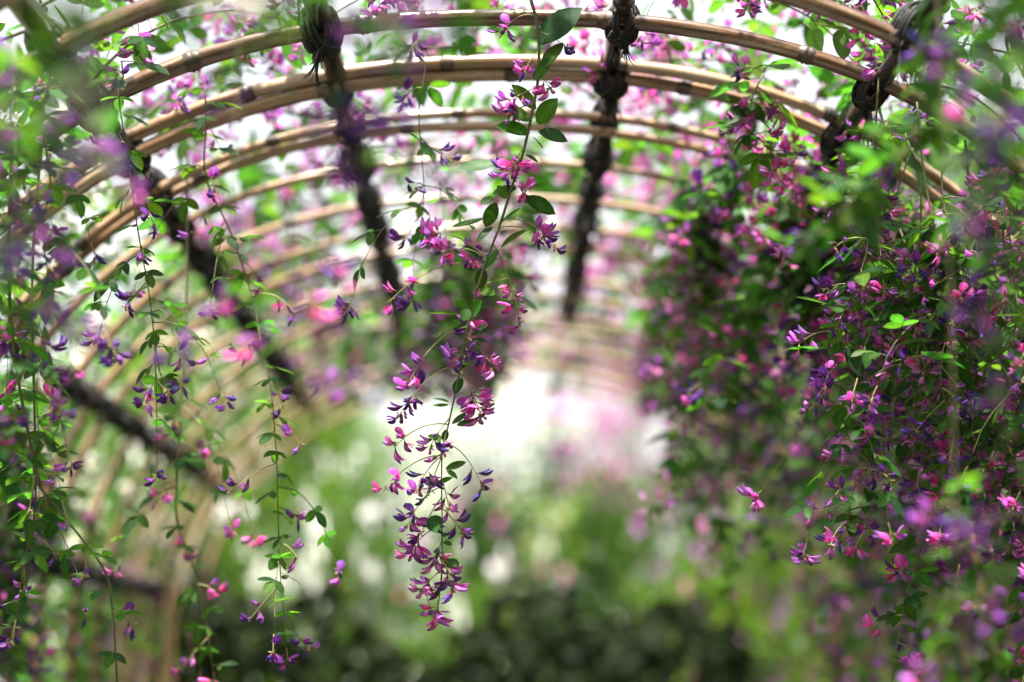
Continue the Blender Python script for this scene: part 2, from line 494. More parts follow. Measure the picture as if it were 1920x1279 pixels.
# ------------------------------------------------------------------ flowers and leaves (shared pieces)
PAL = {
    'magenta': dict(std=(0.68, 0.10, 0.42), std2=(0.58, 0.16, 0.54), wing=(0.70, 0.04, 0.27), keel=(0.60, 0.22, 0.55), tip=(0.10, 0.03, 0.26)),
    'violet': dict(std=(0.46, 0.12, 0.48), std2=(0.34, 0.12, 0.52), wing=(0.48, 0.06, 0.40), keel=(0.46, 0.20, 0.52), tip=(0.07, 0.03, 0.24)),
    'dark': dict(std=(0.16, 0.04, 0.28), std2=(0.08, 0.03, 0.22), wing=(0.24, 0.04, 0.26), keel=(0.12, 0.05, 0.26), tip=(0.035, 0.025, 0.17)),
    'pale': dict(std=(0.66, 0.26, 0.54), std2=(0.55, 0.25, 0.55), wing=(0.64, 0.16, 0.42), keel=(0.55, 0.26, 0.52), tip=(0.24, 0.12, 0.40)),
    'white': dict(std=(0.80, 0.80, 0.76), std2=(0.82, 0.82, 0.78), wing=(0.78, 0.79, 0.72), keel=(0.75, 0.77, 0.66), tip=(0.8, 0.8, 0.74)),
}
def lerp3(a, b, t): return tuple(x + (y - x) * t for x, y in zip(a, b))
def flower_mb(kind, pal, hi=True):
    c = PAL[pal]; mb = MB(); s = 0.001
    k = 6 if hi else 4; nr = 7 if hi else 4
    L = {0: 11.5, 1: 13.0, 2: 12.0, 3: 10.5}[kind]
    H = {0: 2.3, 1: 2.1, 2: 1.55, 3: 2.2}[kind]
    # calyx with its short stalk
    mb.tube([Vector((-3.2, 0, 0.9)) * s, Vector((-1.2, 0, 0.3)) * s, Vector((0.6, 0, 0)) * s, Vector((2.4, 0, -.1)) * s], [.35 * s, .5 * s, 1.35 * s, 1.5 * s], 5, M_PETAL, (0.22, 0.10, 0.10), cap=False)
    # keel with wings pressed to it: a boat that curves up to a dark blunt tip
    b0 = len(mb.v); mi = mb.mi(M_PETAL)
    for i in range(nr):
        t = i / (nr - 1)
        x = L * t; z = -1.7 * math.sin(math.pi * t) + (2.6 if kind != 2 else 1.4) * t * t
        w = max(0.12, math.sin(math.pi * (0.10 + 0.86 * t ** 1.15)) ** 0.75)
        col = lerp3(c['keel'], c['tip'], max(0, (t - 0.5) / 0.5) ** 0.9)
        for j in range(k):
            a = 2 * math.pi * j / k
            mb.v.append(Vector((x - 0.8 * math.sin(a) * t, 0.62 * H * w * math.cos(a), z + H * w * math.sin(a))) * s)
            mb.c.append(lerp3(col, c['wing'], 0.35 if math.sin(a) > 0.3 else 0.0))
    for i in range(nr - 1):
        for j in range(k):
            j2 = (j + 1) % k
            mb.f.append((b0 + i * k + j, b0 + i * k + j2, b0 + (i + 1) * k + j2, b0 + (i + 1) * k + j)); mb.m.append(mi); mb.uv.append(((0, 0),) * 4)
    mb.f.append(tuple(b0 + (nr - 1) * k + j for j in range(k))); mb.m.append(mi); mb.uv.append(tuple((0, 0) for _ in range(k)))
    ns = 4 if hi else 2
    if kind in (0, 3):
        for sg in (-1, 1):
            M = frame(Vector((1.5, 0.8 * sg, 0.6)) * s, (0.9, 0.42 * sg, 0.12 if kind == 0 else -0.15), (0, 0.8 * sg, 1))
            mb.blade(M, (9.0 if kind == 0 else 8) * s, 3.8 * s, 0.3, -0.25, M_PETAL, c['wing'], lerp3(c['wing'], c['tip'], 0.25), ns, 1.1)
        M = frame(Vector((1.2, 0, 0.9)) * s, (0.42, 0, 0.9) if kind == 0 else (0.12, 0, 1), (-1, 0, 0.4))
        mb.blade(M, 11.5 * s, 8.6 * s, -0.28, 0.35, M_PETAL, lerp3(c['std'], c['wing'], 0.6), c['std2'], ns + 1, 1.25, 0.45)
    elif kind == 1:
        M = frame(Vector((1.0, 0, 1.0)) * s, (0.86, 0, 0.5), (-0.5, 0, 0.86))
        mb.blade(M, 11.5 * s, 6.0 * s, -0.75, -0.15, M_PETAL, c['std'], c['std2'], ns, 1.25, 0.5)
    else:
        M = frame(Vector((1.0, 0, 0.9)) * s, (0.97, 0, 0.2), (-0.2, 0, 0.97))
        mb.blade(M, 9.5 * s, 3.4 * s, -1.0, -0.1, M_PETAL, c['std2'], c['tip'], ns, 1.1, 0.6)
    return mb
FMB = {(k, p): flower_mb(k, p) for k in range(4) for p in PAL}
FLO = {(k, p): flower_mb(k, p, False) for k in range(4) for p in PAL}
FME = {q: m.mesh('flower') for q, m in FMB.items()}
def fkind(look='mixed'):
    return random.choices((0, 1, 2, 3), {'magenta': (.38, .30, .12, .20), 'dark': (.08, .34, .53, .05)}.get(look, (.25, .35, .28, .12)))[0]

GREENS = [(0.030, 0.085, 0.022), (0.038, 0.105, 0.024), (0.050, 0.120, 0.022), (0.028, 0.078, 0.030), (0.060, 0.125, 0.020), (0.045, 0.115, 0.03)]
def green(): 
    g = random.choice(GREENS); v = U(0.58, 0.95)
    if RND() < 0.015: g = (0.11, 0.12, 0.02)
    return tuple(q * v for q in g)
def leaflet_mb(L, W, fold, curl, nseg=6):
    mb = MB(); g = green()
    mb.blade(Matrix.Identity(4), L, W, fold, curl, M_LEAF, g, tuple(q * 1.05 for q in g), nseg, U(0.86, 1.0), U(0.62, 0.8))
    return mb
LEAFLETS = [leaflet_mb(0.030, 0.030 * w, f, c) for w, f, c in ((.50, .15, .12), (.56, .1, .2), (.44, .25, .1), (.60, .08, -.08), (.40, .2, .22), (.52, .3, .05))]
LEAFLET_ME = [m.mesh('leaf') for m in LEAFLETS]
def trileaf_mb(n=6, nseg=5, S=1.0):
    mb = MB(); pl = U(0.008, 0.014) * S
    mb.tube([Vector((0, 0, 0)), Vector((pl * .6, 0, 0.001)), Vector((pl + .004 * S, 0, 0))], [0.0006, 0.0005, 0.0004], 4, M_STEM, cap=False)
    for ang, o, L in ((0, pl + .004 * S, U(.025, .033)), (U(50, 75), pl, U(.02, .026)), (-U(50, 75), pl, U(.02, .026))):
        d = Vector((math.cos(R(ang)), math.sin(R(ang)), U(-.35, .1)))
        g = green()
        mb.blade(frame((o, 0, 0), d, (U(-.2, .2), U(-.25, .25), 1)), L * S, L * S * U(.45, .58), U(.05, .3), U(-.05, .22), M_LEAF, g, None, nseg, U(.88, 1), U(.62, .8))
    return mb
TRI = [trileaf_mb() for _ in range(10)]
TRI_ME = [m.mesh('leaf') for m in TRI]
def raceme_layout(n, droop=0.5, L=None, gather=0.5):
    """stalk points from the origin along +X arching down, and flower matrices on it"""
    L = L or U(0.025, 0.055)
    d = Vector((1, U(-.2, .2), U(.1, .6))).normalized()
    pts = [Vector((0, 0, 0))]; p = Vector((0, 0, 0))
    for i in range(7):
        p = p + d * (L / 7); pts.append(p.copy())
        d = (d + Vector((0, 0, -droop * 0.35)) + rvec() * .08).normalized()
    return pts, flowers_on(pts, n, gather)
def flowers_on(pts, n, gather=0.5):
    fm = []
    for q in range(n):
        t = 1 - gather * (q / max(1, n - 1)) if n > 1 else 1
        u = t * (len(pts) - 1); i = min(int(u), len(pts) - 2)
        p = pts[i].lerp(pts[i + 1], u - i); d = (pts[i + 1] - pts[i]).normalized()
        side = d.orthogonal().normalized(); side = Quaternion(d, q * 2.4 + U(-.5, .5)) @ side
        v = (side * 1.0 + d * U(0.1, 0.8) + Vector((0, 0, -0.25))).normalized()
        up = Vector((0, 0, 1)) * 0.9 + rvec() * 0.5
        S = U(.85, 1.2)
        fm.append(frame(p + v * 0.0045, v, up) @ Matrix.Scale(S, 4))
    return fm
def pick_pal(look):
    return random.choices(*{
        'magenta': (('magenta', 'violet', 'pale', 'dark'), (.66, .22, .06, .06)),
        'violet': (('violet', 'dark', 'magenta'), (.5, .35, .15)),
        'dark': (('dark', 'violet'), (.75, .25)),
        'pale': (('pale', 'magenta', 'violet'), (.6, .25, .15)),
        'mixed': (('magenta', 'violet', 'dark', 'pale'), (.35, .35, .2, .1)),
        'white': (('white',), (1,))}[look])[0]
def cluster_mb(look, n, hi):
    mb = MB(); pts, fm = raceme_layout(n)
    mb.tube(pts, [0.0006 - 0.0003 * i / 7 for i in range(8)], 4, M_STALK, cap=False)
    for M in fm: mb.add((FMB if hi else FLO)[(fkind(), pick_pal(look))], M)
    return mb
CLUST = {lk: [cluster_mb(lk, random.randint(4, 9), True).mesh('raceme') for _ in range(6)] for lk in ('magenta', 'violet', 'dark', 'pale', 'mixed', 'white')}
CLO = {lk: [cluster_mb(lk, random.randint(5, 8), False) for _ in range(4)] for lk in ('magenta', 'violet', 'pale', 'mixed', 'white')}
TRI_LO = [trileaf_mb(nseg=3) for _ in range(8)]

# ------------------------------------------------------------------ sprays
def build_stem(root, base, pts, r0, r1, mat, name='stem'):
    mb = MB(); n = len(pts)
    mb.tube(pts, [r0 + (r1 - r0) * i / (n - 1) for i in range(n)], 6, mat)
    return link(name, mb.mesh(name, base), root)
def put_raceme(root, base, A, T_, n, look, bow=0.3, gather=0.4, fl=True, size=1.0):
    """a flower cluster on a stalk that leaves the stem at A and ends near T_"""
    A = Vector(A); T_ = Vector(T_); d = T_ - A
    mid = A.lerp(T_, 0.5) + Vector((0, 0, bow * d.length)) + rvec() * d.length * 0.06
    pts = [A * (1 - t) ** 2 + mid * 2 * t * (1 - t) + T_ * t * t for t in [i / 9 for i in range(10)]]
    mb = MB(); mb.tube([p - A for p in pts], [0.00075 - 0.00035 * i / 9 for i in range(10)], 5, M_STALK, cap=False)
    # tiny unopened buds at the very end
    for q in range(4):
        v = (rvec() + Vector((0, 0, -.4))).normalized()
        e = pts[-1] - A
        mb.tube([e, e + v * .003, e + v * .005], [.0003, .0008, .0002], 4, M_STALK, cap=False)
    r = link('raceme', mb.mesh('raceme'), root, T(A - base))
    for M in flowers_on([p - A for p in pts], n, gather):
        link('flower', FME[(fkind(look), pick_pal(look))], r, M @ Matrix.Scale(size, 4))
    return r
def put_leaf(root, base, B, tip, wide=None, flat=0.8):
    """one leaf from its foot B to its tip, face roughly turned to the viewer"""
    B = Vector(B); tip = Vector(tip); d = tip - B
    toC = (Vector((0, 0, CAMZ)) - B).normalized()
    up = toC * flat + Vector((0, 0, 0.6)) + rvec() * 0.5
    i = random.randrange(len(LEAFLET_ME))
    s = d.length / 0.030
    M = frame(B - base, d, up) @ Matrix.Diagonal((s, s * (wide or 1.0), s, 1))
    return link('leaf', LEAFLET_ME[i], root, M)
def spray(name, pts, label, cat, group, look, leaf_gap=0.022, rac_gap=0.035, r0=0.0016, r1=0.0005, nfl=(3, 7), rl=(0.02, 0.05), single=True,
          start=0.0, end=1.0, mat=None, leaf_s=(0.8, 1.15), skip_leaf=0.0, big=1.0):
    """a hanging spray: stem, leaves and racemes all along it"""
    base = Vector(pts[0])
    root = thing(name, base, label, cat, group)
    n = max(10, int(sum((Vector(pts[i + 1]) - Vector(pts[i])).length for i in range(len(pts) - 1)) / 0.018))
    path = smooth_path(pts, n)
    build_stem(root, base, path, r0, r1, mat or M_STEM)
    cum = [0.0]
    for i in range(1, len(path)): cum.append(cum[-1] + (path[i] - path[i - 1]).length)
    tot = cum[-1]
    def at(s):
        for i in range(1, len(path)):
            if cum[i] >= s:
                t = (s - cum[i - 1]) / max(1e-6, cum[i] - cum[i - 1]); return path[i - 1].lerp(path[i], t), (path[i] - path[i - 1]).normalized()
        return path[-1], (path[-1] - path[-2]).normalized()
    s = start * tot; a = U(0, 6)
    while s < end * tot:
        p, d = at(s); a += 2.4 + U(-.4, .4)
        side = Quaternion(d, a) @ d.orthogonal().normalized()
        v = (side + d * U(.1, .6) + Vector((0, 0, U(-.2, .3)))).normalized()
        if RND() > skip_leaf:
            sc = U(*leaf_s) * (1.1 - 0.45 * s / tot) * big
            link('leaf', random.choice(TRI_ME), root, frame(p - base, v, Vector((0, -.25, 1)) + rvec() * .5) @ Matrix.Scale(sc, 4))
        s += leaf_gap * U(.7, 1.3)
    s = start * tot + U(0, .02)
    while s < end * tot:
        p, d = at(s); a += 2.0 + U(-.6, .6)
        side = Quaternion(d, a) @ d.orthogonal().normalized()
        v = (side + d * U(.1, .7)).normalized()
        nf = random.randint(*nfl)
        if single:
            put_raceme(root, base, p, p + v * U(*rl) + Vector((0, 0, -.006)), nf, look, U(.05, .35), size=big)
        else:
            sc = U(.8, 1.15) * big
            link('raceme', random.choice(CLUST[look]), root, frame(p - base, v, Vector((0, 0, 1)) + rvec() * .3) @ Matrix.Scale(sc, 4))
        s += rac_gap * U(.6, 1.4)
    if single and tot > .18:
        for q in range(4):
            p, d = at(tot * U(max(start, .15), .85)); a += 2.1 + U(-.8, .8)
            side = Quaternion(d, a) @ d.orthogonal().normalized()
            v = (side + d * U(.3, 1.0)).normalized(); l = U(.05, .10)
            tw = smooth_path([p, p + v * l * .5 + Vector((0, 0, .004)), p + v * l + Vector((0, 0, -l * .25)), p + v * l * 1.25 + Vector((0, 0, -l * .7))], 8)
            build_stem(root, base, tw, .0007, .0003, M_STEM, 'twig')
            for k in (2, 4, 6):
                vv = (v + rvec() * .9).normalized()
                link('leaf', random.choice(TRI_ME), root, frame(tw[k] - base, vv, Vector((0, -.25, 1)) + rvec() * .5) @ Matrix.Scale(U(.55, .85), 4))
            put_raceme(root, base, tw[-1], tw[-1] + (v * .4 + Vector((0, 0, -.6))).normalized() * U(.012, .025), random.randint(*nfl), look, .05)
    if single:
        put_raceme(root, base, path[-1], path[-1] + (path[-1] - path[-2]).normalized() * .012, 4, look, 0)
    return root
def to_roof(p, n=2):
    """points from the roof straight above p down to p"""
    p = Vector(p); lo, hi = 0.05, math.pi - 0.05
    x = max(-AX * .97, min(AX * .97, p.x))
    z = AZ * max(0.0, 1 - abs(x / AX) ** NEXP) ** (1 / NEXP)
    top = Vector((p.x, p.y + U(-.02, .02), CAMZ + z + 0.012))
    if top.z < p.z + 0.03: return [p]
    return [top, top.lerp(p, 0.5) + Vector((U(-.01, .01), 0, 0)), p]
def DF(py):
    return 1.975 / (math.cos(pitch) + (VPY - py) / F * math.sin(pitch))
def PX(lst, d, jit=0.0):
    if abs(d - 1.9) < .07: return [P(x + U(-5, 5), y, DF(y) + d - 1.9 + U(-jit, jit)) for x, y in lst]
    return [P(x, y, d + U(-jit, jit)) for x, y in lst]

# --- the centre spray, in focus
D0 = 1.90
def DF(py):
    return 1.975 / (math.cos(pitch) + (VPY - py) / F * math.sin(pitch))
mp = [P(x, y, DF(y)) for x, y in [(993, -8), (1008, 50), (1010, 133), (1000, 200), (980, 290), (960, 350), (937, 423), (913, 486), (893, 549), (877, 613), (862, 693), (853, 740), (840, 800), (830, 840),
         (828, 900), (829, 986), (828, 1070), (822, 1130), (816, 1158)]]
base = mp[0]
main = thing('clover_spray', base, 'long central clover spray in sharp focus, hanging straight down the middle', 'clover spray', 'hanging clover sprays')
mpath = smooth_path(mp, 80)
build_stem(main, base, mpath, 0.0019, 0.0005, M_STEM)
for x0, y0, x1, y1, w in [(993, 250, 936, 236, 1), (1010, 247, 1063, 256, 1.1), (1008, 232, 1040, 188, 1.35), (1000, 258, 1017, 276, 1.4), (930, 305, 866, 318, .7), (968, 353, 925, 360, .8),
        (985, 370, 1041, 396, 1.1), (930, 380, 911, 424, 1.3), (937, 417, 975, 396, .8), (907, 410, 853, 428, .7), (925, 372, 903, 380, 1.2), (1010, 83, 1078, 10, 1), (1020, 127, 1052, 82, 1),
        (923, 426, 894, 447, .8), (940, 464, 982, 430, .85), (897, 482, 872, 462, 1.4), (934, 468, 910, 505, 1.25), (905, 503, 900, 537, 1.5), (913, 531, 951, 517, .9), (902, 541, 924, 549, 1.2),
        (881, 580, 856, 566, 1.2), (877, 579, 870, 599, 1.4), (884, 591, 901, 566, 1.2), (896, 582, 919, 570, .9), (861, 590, 809, 586, .35), (862, 603, 843, 612, .7), (884, 628, 913, 612, .7),
        (884, 637, 911, 636, .5), (851, 655, 825, 642, 1.2), (849, 665, 825, 667, .9), (866, 692, 885, 671, 1.1), (853, 738, 863, 708, 1.5), (842, 755, 815, 747, .5), (841, 759, 813, 762, .5),
        (848, 795, 873, 777, .6), (857, 797, 894, 788, .7), (806, 815, 824, 824, 1.1), (832, 828, 837, 806, 1), (836, 880, 871, 867, .7), (838, 882, 856, 896, 1.1), (820, 907, 846, 895, .8),
        (797, 896, 819, 907, 1), (812, 967, 815, 990, 1.6), (831, 1019, 848, 1018, .9), (834, 1052, 859, 1062, 1.3), (832, 1007, 838, 994, 1), (820, 1118, 830, 1098, .7),
        (1004, 205, 965, 160, 1.0), (1003, 150, 1030, 110, 1.1), (995, 225, 955, 205, .9), (985, 290, 1010, 300, 1.0), (950, 372, 935, 350, 1.1)]:
    f = max(0.0, min(1.0, (y0 + 8) / 1166)); foot = P(x0, y0, DF(y0) + U(-.006, .006))
    put_leaf(main, base, foot, foot.lerp(P(x1, y1, DF(y1) + U(-.018, .010)), 1.12), w)
for x, y, n, ay, lk in [(965, 310, 7, 280, 'magenta'), (945, 330, 5, 300, 'violet'), (985, 360, 4, 345, 'magenta'), (800, 440, 9, 478, 'magenta'), (835, 470, 6, 490, 'magenta'), (880, 480, 4, 486, 'magenta'),
        (733, 562, 4, 500, 'magenta'), (1022, 440, 8, 420, 'magenta'), (1040, 465, 3, 430, 'dark'), (975, 605, 7, 460, 'magenta'), (880, 612, 4, 560, 'violet'), (852, 675, 4, 660, 'dark'), (868, 665, 4, 640, 'violet'),
        (925, 688, 7, 640, 'magenta'), (765, 720, 6, 610, 'violet'), (748, 780, 8, 690, 'dark'), (740, 838, 4, 800, 'magenta'), (902, 778, 10, 690, 'magenta'), (915, 760, 3, 700, 'magenta'),
        (806, 838, 6, 780, 'violet'), (825, 855, 3, 800, 'magenta'), (722, 915, 4, 860, 'magenta'), (905, 914, 4, 830, 'dark'), (780, 918, 5, 850, 'violet'), (800, 930, 3, 860, 'dark'),
        (843, 955, 5, 900, 'magenta'), (765, 985, 7, 920, 'violet'), (790, 1000, 3, 940, 'dark'), (868, 1000, 5, 960, 'dark'), (768, 1035, 8, 985, 'magenta'), (815, 1055, 7, 1010, 'magenta'),
        (842, 1075, 4, 1040, 'magenta'), (792, 1105, 7, 1060, 'magenta'), (850, 1105, 5, 1050, 'violet'), (828, 1100, 3, 1060, 'dark'), (812, 1150, 5, 1120, 'violet'), (822, 1160, 3, 1130, 'magenta'),
        (985, 130, 5, 100, 'violet'), (955, 190, 6, 160, 'magenta'), (1030, 165, 4, 140, 'magenta'), (955, 215, 5, 190, 'magenta'), (1065, 90, 4, 60, 'dark'), (940, 60, 5, 30, 'violet')]:
    A = min(mpath, key=lambda q: abs(proj(q)[1] - ay))
    far = abs(x - proj(A)[0])
    put_raceme(main, base, A, P(x, y, DF(y) + U(-.012, .012)), n, lk, 0.15 if far < 60 else 0.32, 0.42 if far < 60 else 0.25, True, 1.12)

# --- other drooping sprays that can be told apart
G = 'hanging clover sprays'
def named(pts, d, label, look, jit=0.01, **kw):
    q = PX(pts, d, jit)
    return spray('clover_spray', to_roof(q[0])[:-1] + q, label, 'clover spray', G, look, **kw)
named([(225, 180), (240, 300), (255, 430), (275, 540), (285, 610), (300, 690), (310, 720)], 1.86, 'thin leafy clover spray with tiny violet flowers against the pale hoops of the tunnel wall', 'dark', rac_gap=.05, nfl=(2, 4), r0=.001, leaf_gap=.017)
named([(385, 330), (430, 430), (462, 520), (482, 600), (492, 660), (508, 730), (518, 850), (521, 950), (524, 1050), (530, 1130), (537, 1215)], 2.05, 'long pale stalked clover spray ending in a pink flower above the dark corner', 'violet',
      rac_gap=.045, nfl=(2, 4), r0=.0011, leaf_gap=.019, rl=(.03, .06), leaf_s=(.7, 1.0))
named([(330, 940), (350, 1030), (372, 1100), (388, 1180), (400, 1260)], 2.22, 'blurred low clover spray with pink flowers in front of the dark hedge foot', 'magenta', rac_gap=.05, nfl=(2, 4), start=.45)
named([(15, 560), (35, 700), (62, 850), (70, 905), (130, 975), (192, 1070), (215, 1150), (220, 1290)], 1.84, 'dark stemmed clover spray bending outward low beside the tunnel wall', 'violet', rac_gap=.07, nfl=(2, 4), r0=.002, r1=.0009, leaf_gap=.028)
named([(60, 780), (72, 900), (62, 1000), (50, 1090), (22, 1180)], 1.88, 'short clover spray curling back to the frame edge below the bent dark stem', 'dark', rac_gap=.05, nfl=(2, 4), start=.4)
named([(20, 280), (30, 400), (25, 520), (40, 640), (30, 760)], 1.72, 'dense green clover spray with violet flowers at the upper edge of the tunnel wall', 'violet', leaf_gap=.013, rac_gap=.06)
named([(95, 330), (80, 430), (90, 540), (60, 640)], 1.80, 'clover spray with dark violet buds beside the pale doubled hoop end', 'dark', leaf_gap=.016)
named([(785, 200), (792, 310), (795, 380), (770, 430)], 2.02, 'slender clover spray with few leaves and drooping buds beside the central spray', 'dark', leaf_gap=.05, rac_gap=.05, r0=.0009)
named([(1820, 800), (1790, 850), (1760, 940), (1722, 1040), (1692, 1180), (1672, 1290)], 1.90, 'slanting clover spray with bare dark stem and bluish leaves near the bottom corner', 'magenta', leaf_gap=.035, rac_gap=.035, r0=.0014, start=.3)
named([(1905, 600), (1860, 680), (1815, 760), (1790, 830)], 1.86, 'short clover spray with magenta flowers above the slanting bare stem', 'magenta', leaf_gap=.03)
# a single stalk carrying one pink flower head
q = PX([(1800, 815), (1715, 832), (1640, 822), (1560, 817), (1500, 826), (1455, 872), (1432, 920)], 1.9)
sr = thing('clover_spray', q[0], 'bare arching stalk tipped with one pink flower head before the dim hollow', 'clover spray', G)
build_stem(sr, q[0], smooth_path(q, 40), .0006, .0003, M_STEM)
put_raceme(sr, q[0], q[-1], P(1415, 930, DF(930)), 6, 'magenta', 0)
for x0, y0, x1, y1 in ((1645, 822, 1620, 850), (1640, 823, 1600, 800), (1700, 830, 1690, 865)):
    put_leaf(sr, q[0], P(x0, y0, DF(y0)), P(x1, y1, DF(y1) - .01), .9)
# big foreground leaves on the right, dark against the light
named([(1745, 190), (1690, 300), (1610, 370), (1500, 440), (1370, 640), (1340, 760)], 2.30, 'leafy clover branch with large glossy leaves drooping before the dense dark side', 'violet', leaf_gap=.012, rac_gap=.12, leaf_s=(1.3, 1.9), single=False)
named([(1760, 180), (1700, 280), (1620, 350), (1540, 420), (1470, 470)], 1.50, 'out of focus dark green clover branch across the sunlit curved hoop', 'dark', leaf_gap=.010, rac_gap=.09, leaf_s=(1.0, 1.6), single=False)
# --- sprays close to the lens, strongly blurred
FG = 'blurred clover sprays close to the camera'
def fore(pts, d, label, look, **kw):
    q = PX(pts, d, 0.01)
    return spray('clover_spray', to_roof(q[0])[:-1] + q, label, 'clover spray', FG, look, single=False, r0=.0010, r1=.0004, **kw)
fore([(600, -40), (640, 60), (660, 160), (690, 300), (705, 390)], 1.22, 'blurred dark purple clover spray hanging over the left crown rail', 'dark', leaf_gap=.035, rac_gap=.022)
fore([(560, -60), (640, 20), (720, 40), (770, 90)], 1.15, 'blurred dark violet and green clover spray drooping at the top edge left of centre', 'dark', leaf_gap=.018, rac_gap=.05)
fore([(110, -60), (150, 30), (130, 70), (60, 180), (30, 240)], 0.84, 'large soft blur of a white flowered clover spray in the top corner', 'white', leaf_gap=.012, rac_gap=.055)
fore([(160, -60), (110, 100), (90, 220), (80, 330), (100, 420)], 1.05, 'blurred white clover spray hanging in front of the corner hoop', 'white', leaf_gap=.014, rac_gap=.08)
fore([(215, 60), (205, 200), (175, 290), (160, 320)], 1.28, 'blurred purple clover tip hanging in front of the upper left rail', 'violet', leaf_gap=.025, rac_gap=.03, start=.75)
fore([(500, -60), (520, 40), (505, 80)], 1.02, 'soft dark green clover tip at the top edge above the second hoop', 'white', leaf_gap=.008, rac_gap=.05)
fore([(820, -60), (845, 20), (850, 60)], 1.05, 'soft dark leafy clover tip at the top edge beside the centre stem', 'dark', leaf_gap=.008, rac_gap=.03)
fore([(330, -60), (350, 30), (380, 60)], 1.12, 'blurred dark clover tip at the top edge between the corner and the crown', 'dark', leaf_gap=.012, rac_gap=.025)
fore([(1880, -60), (1860, 100), (1850, 240), (1880, 340)], 1.18, 'blurred dark clover spray with violet flowers crossing the hoops near the far corner', 'dark', leaf_gap=.012, rac_gap=.05)
fore([(1790, -60), (1770, 90), (1740, 160)], 1.24, 'blurred dark violet clover tip hanging over the thick corner lashing', 'dark', leaf_gap=.03, rac_gap=.05)
fore([(1900, 180), (1820, 320), (1790, 400), (1800, 470)], 1.35, 'blurred violet clover spray in front of the sunlit curved hoop end', 'violet', leaf_gap=.014, rac_gap=.06)
fore([(1910, 500), (1890, 660), (1905, 800)], 1.30, 'blurred dark violet clover spray half outside the frame edge', 'dark', leaf_gap=.014, rac_gap=.05)
fore([(545, 560), (550, 660), (560, 730), (575, 760)], 1.42, 'blurred violet clover tip floating before the pale wall of hoops', 'violet', leaf_gap=.06, rac_gap=.03, start=.72)
fore([(425, 560), (430, 640), (425, 670)], 1.40, 'single blurred violet flower head hanging before the pale wall of hoops', 'violet', leaf_gap=.2, rac_gap=.03, start=.86)
fore([(1960, 900), (1930, 1000), (1860, 1060), (1830, 1130)], 1.42, 'blurred clover spray with dark violet flowers low at the frame edge', 'dark', leaf_gap=.02, rac_gap=.06, start=.6)
fore([(1790, 1060), (1770, 1180), (1775, 1270)], 1.45, 'blurred magenta clover spray at the bottom edge beside the slanting stem', 'violet', leaf_gap=.03, rac_gap=.05, start=.76)
fore([(25, 480), (40, 560), (55, 600)], 1.30, 'blurred dark violet clover spray at the edge before the pale hoops', 'dark', leaf_gap=.02, rac_gap=.016, start=.5)

# --- the many sprays that hang from the roof, thickest on the right side
LOOKS = [('magenta', 'magenta'), ('violet', 'violet'), ('mixed', 'pink-and-violet'), ('dark', 'dark violet'), ('pale', 'pale pink')]
def limit(px):
    for x, y in ((60, 1279), (170, 1000), (430, 560), (640, 640), (900, 740), (1020, 720), (1210, 620), (1290, 760), (1380, 980), (1500, 1120)):
        if px < x: return y
    return 1290
def bay(ph):
    k = min(range(len(RP)), key=lambda i: abs(RP[i] - ph)); return k
def hang_label(ph, y, lk_order):
    i = min(range(len(HD)), key=lambda j: abs(HD[j] - y)); k = bay(ph)
    for sz in ('long', 'short', 'thick', 'thin'):
        for lk, words in lk_order:
            lb = '%s %s clover spray drooping under the %s hoop by the %s' % (sz, words, ORD[i], RNAME[k])
            if lb not in USED: return lb, lk, sz
    return None
def hang(ph, y, length, dens=1.0, weights=None, near=False, rich=False, low=False):
    order = LOOKS[:]; random.shuffle(order)
    if weights: order.sort(key=lambda q: -weights.get(q[0], 0) * RND())
    r = hang_label(ph, y, order)
    if not r: return
    lb, lk, sz = r
    if R(70) < ph < R(90) and y > 2.0: return
    if sz == 'short': length *= .6
    if sz == 'long': length *= 1.15
    A = roof(ph, y, 0.01)
    lim2 = 1290 if RND() < .3 else U(760, 1060)
    ln = length
    while ln > 0.04:
        tip = A + Vector((0, 0, -ln))
        tx, ty = proj(tip)
        if ty < (lim2 if tx > 1350 else limit(tx)): break
        ln -= 0.02
    if ln <= 0.05: return
    sway = Vector((U(-.12, .06) if ph < 1.57 else U(-.05, .1), U(-.12, .12), 0))
    pts = [A + Vector((0, 0, -ln * t)) + sway * ln * math.sin(t * 1.9) + Vector((U(-.016, .016), U(-.016, .016), 0)) for t in (0, .2, .4, .6, .8, 1)]
    th = {'thick': .72, 'thin': 1.5}.get(sz, 1.0) / dens
    spray('clover_spray', pts, lb, 'clover spray', 'clover sprays hanging from the tunnel roof', lk, leaf_gap=.015 * th, rac_gap=(.016 if rich else .025) * th, nfl=(3, 7), start=.35 if low else 0.0, single=near, r0=.0012, leaf_s=(1.0, 1.7))
W_R = {'magenta': .8, 'violet': 1.3, 'mixed': 1.2, 'dark': .8, 'pale': .6}
for q in range(66):     # right side, near to mid depth
    y = 1.86 + 2.0 * RND() ** 1.7; ph = R(U(24, 40) if y < 2.2 else U(16, 62))
    hang(ph, y, U(.22, .52), .8, W_R, near=y < 2.3)
for q in range(16):     # flower-rich tips under the right crown
    hang(R(U(48, 68)), U(1.95, 2.6), U(.08, .2), 1.3, {'magenta': 1.2, 'mixed': 1.2, 'pale': 1}, near=True, rich=True)
for q in range(16):     # sharp fine sprays along the right edge
    hang(R(U(26, 42)), U(1.90, 2.08), U(.2, .5), 1.15, {'violet': 1.2, 'mixed': 1.2, 'magenta': 1}, near=True, low=True)
for q in range(6):     # and between the hoops further in
    hang(R(U(50, 64)), U(1.9, 2.1), U(.25, .48), 1.0, {'violet': 1, 'mixed': 1.2, 'magenta': 1}, near=True, rich=True, low=True)
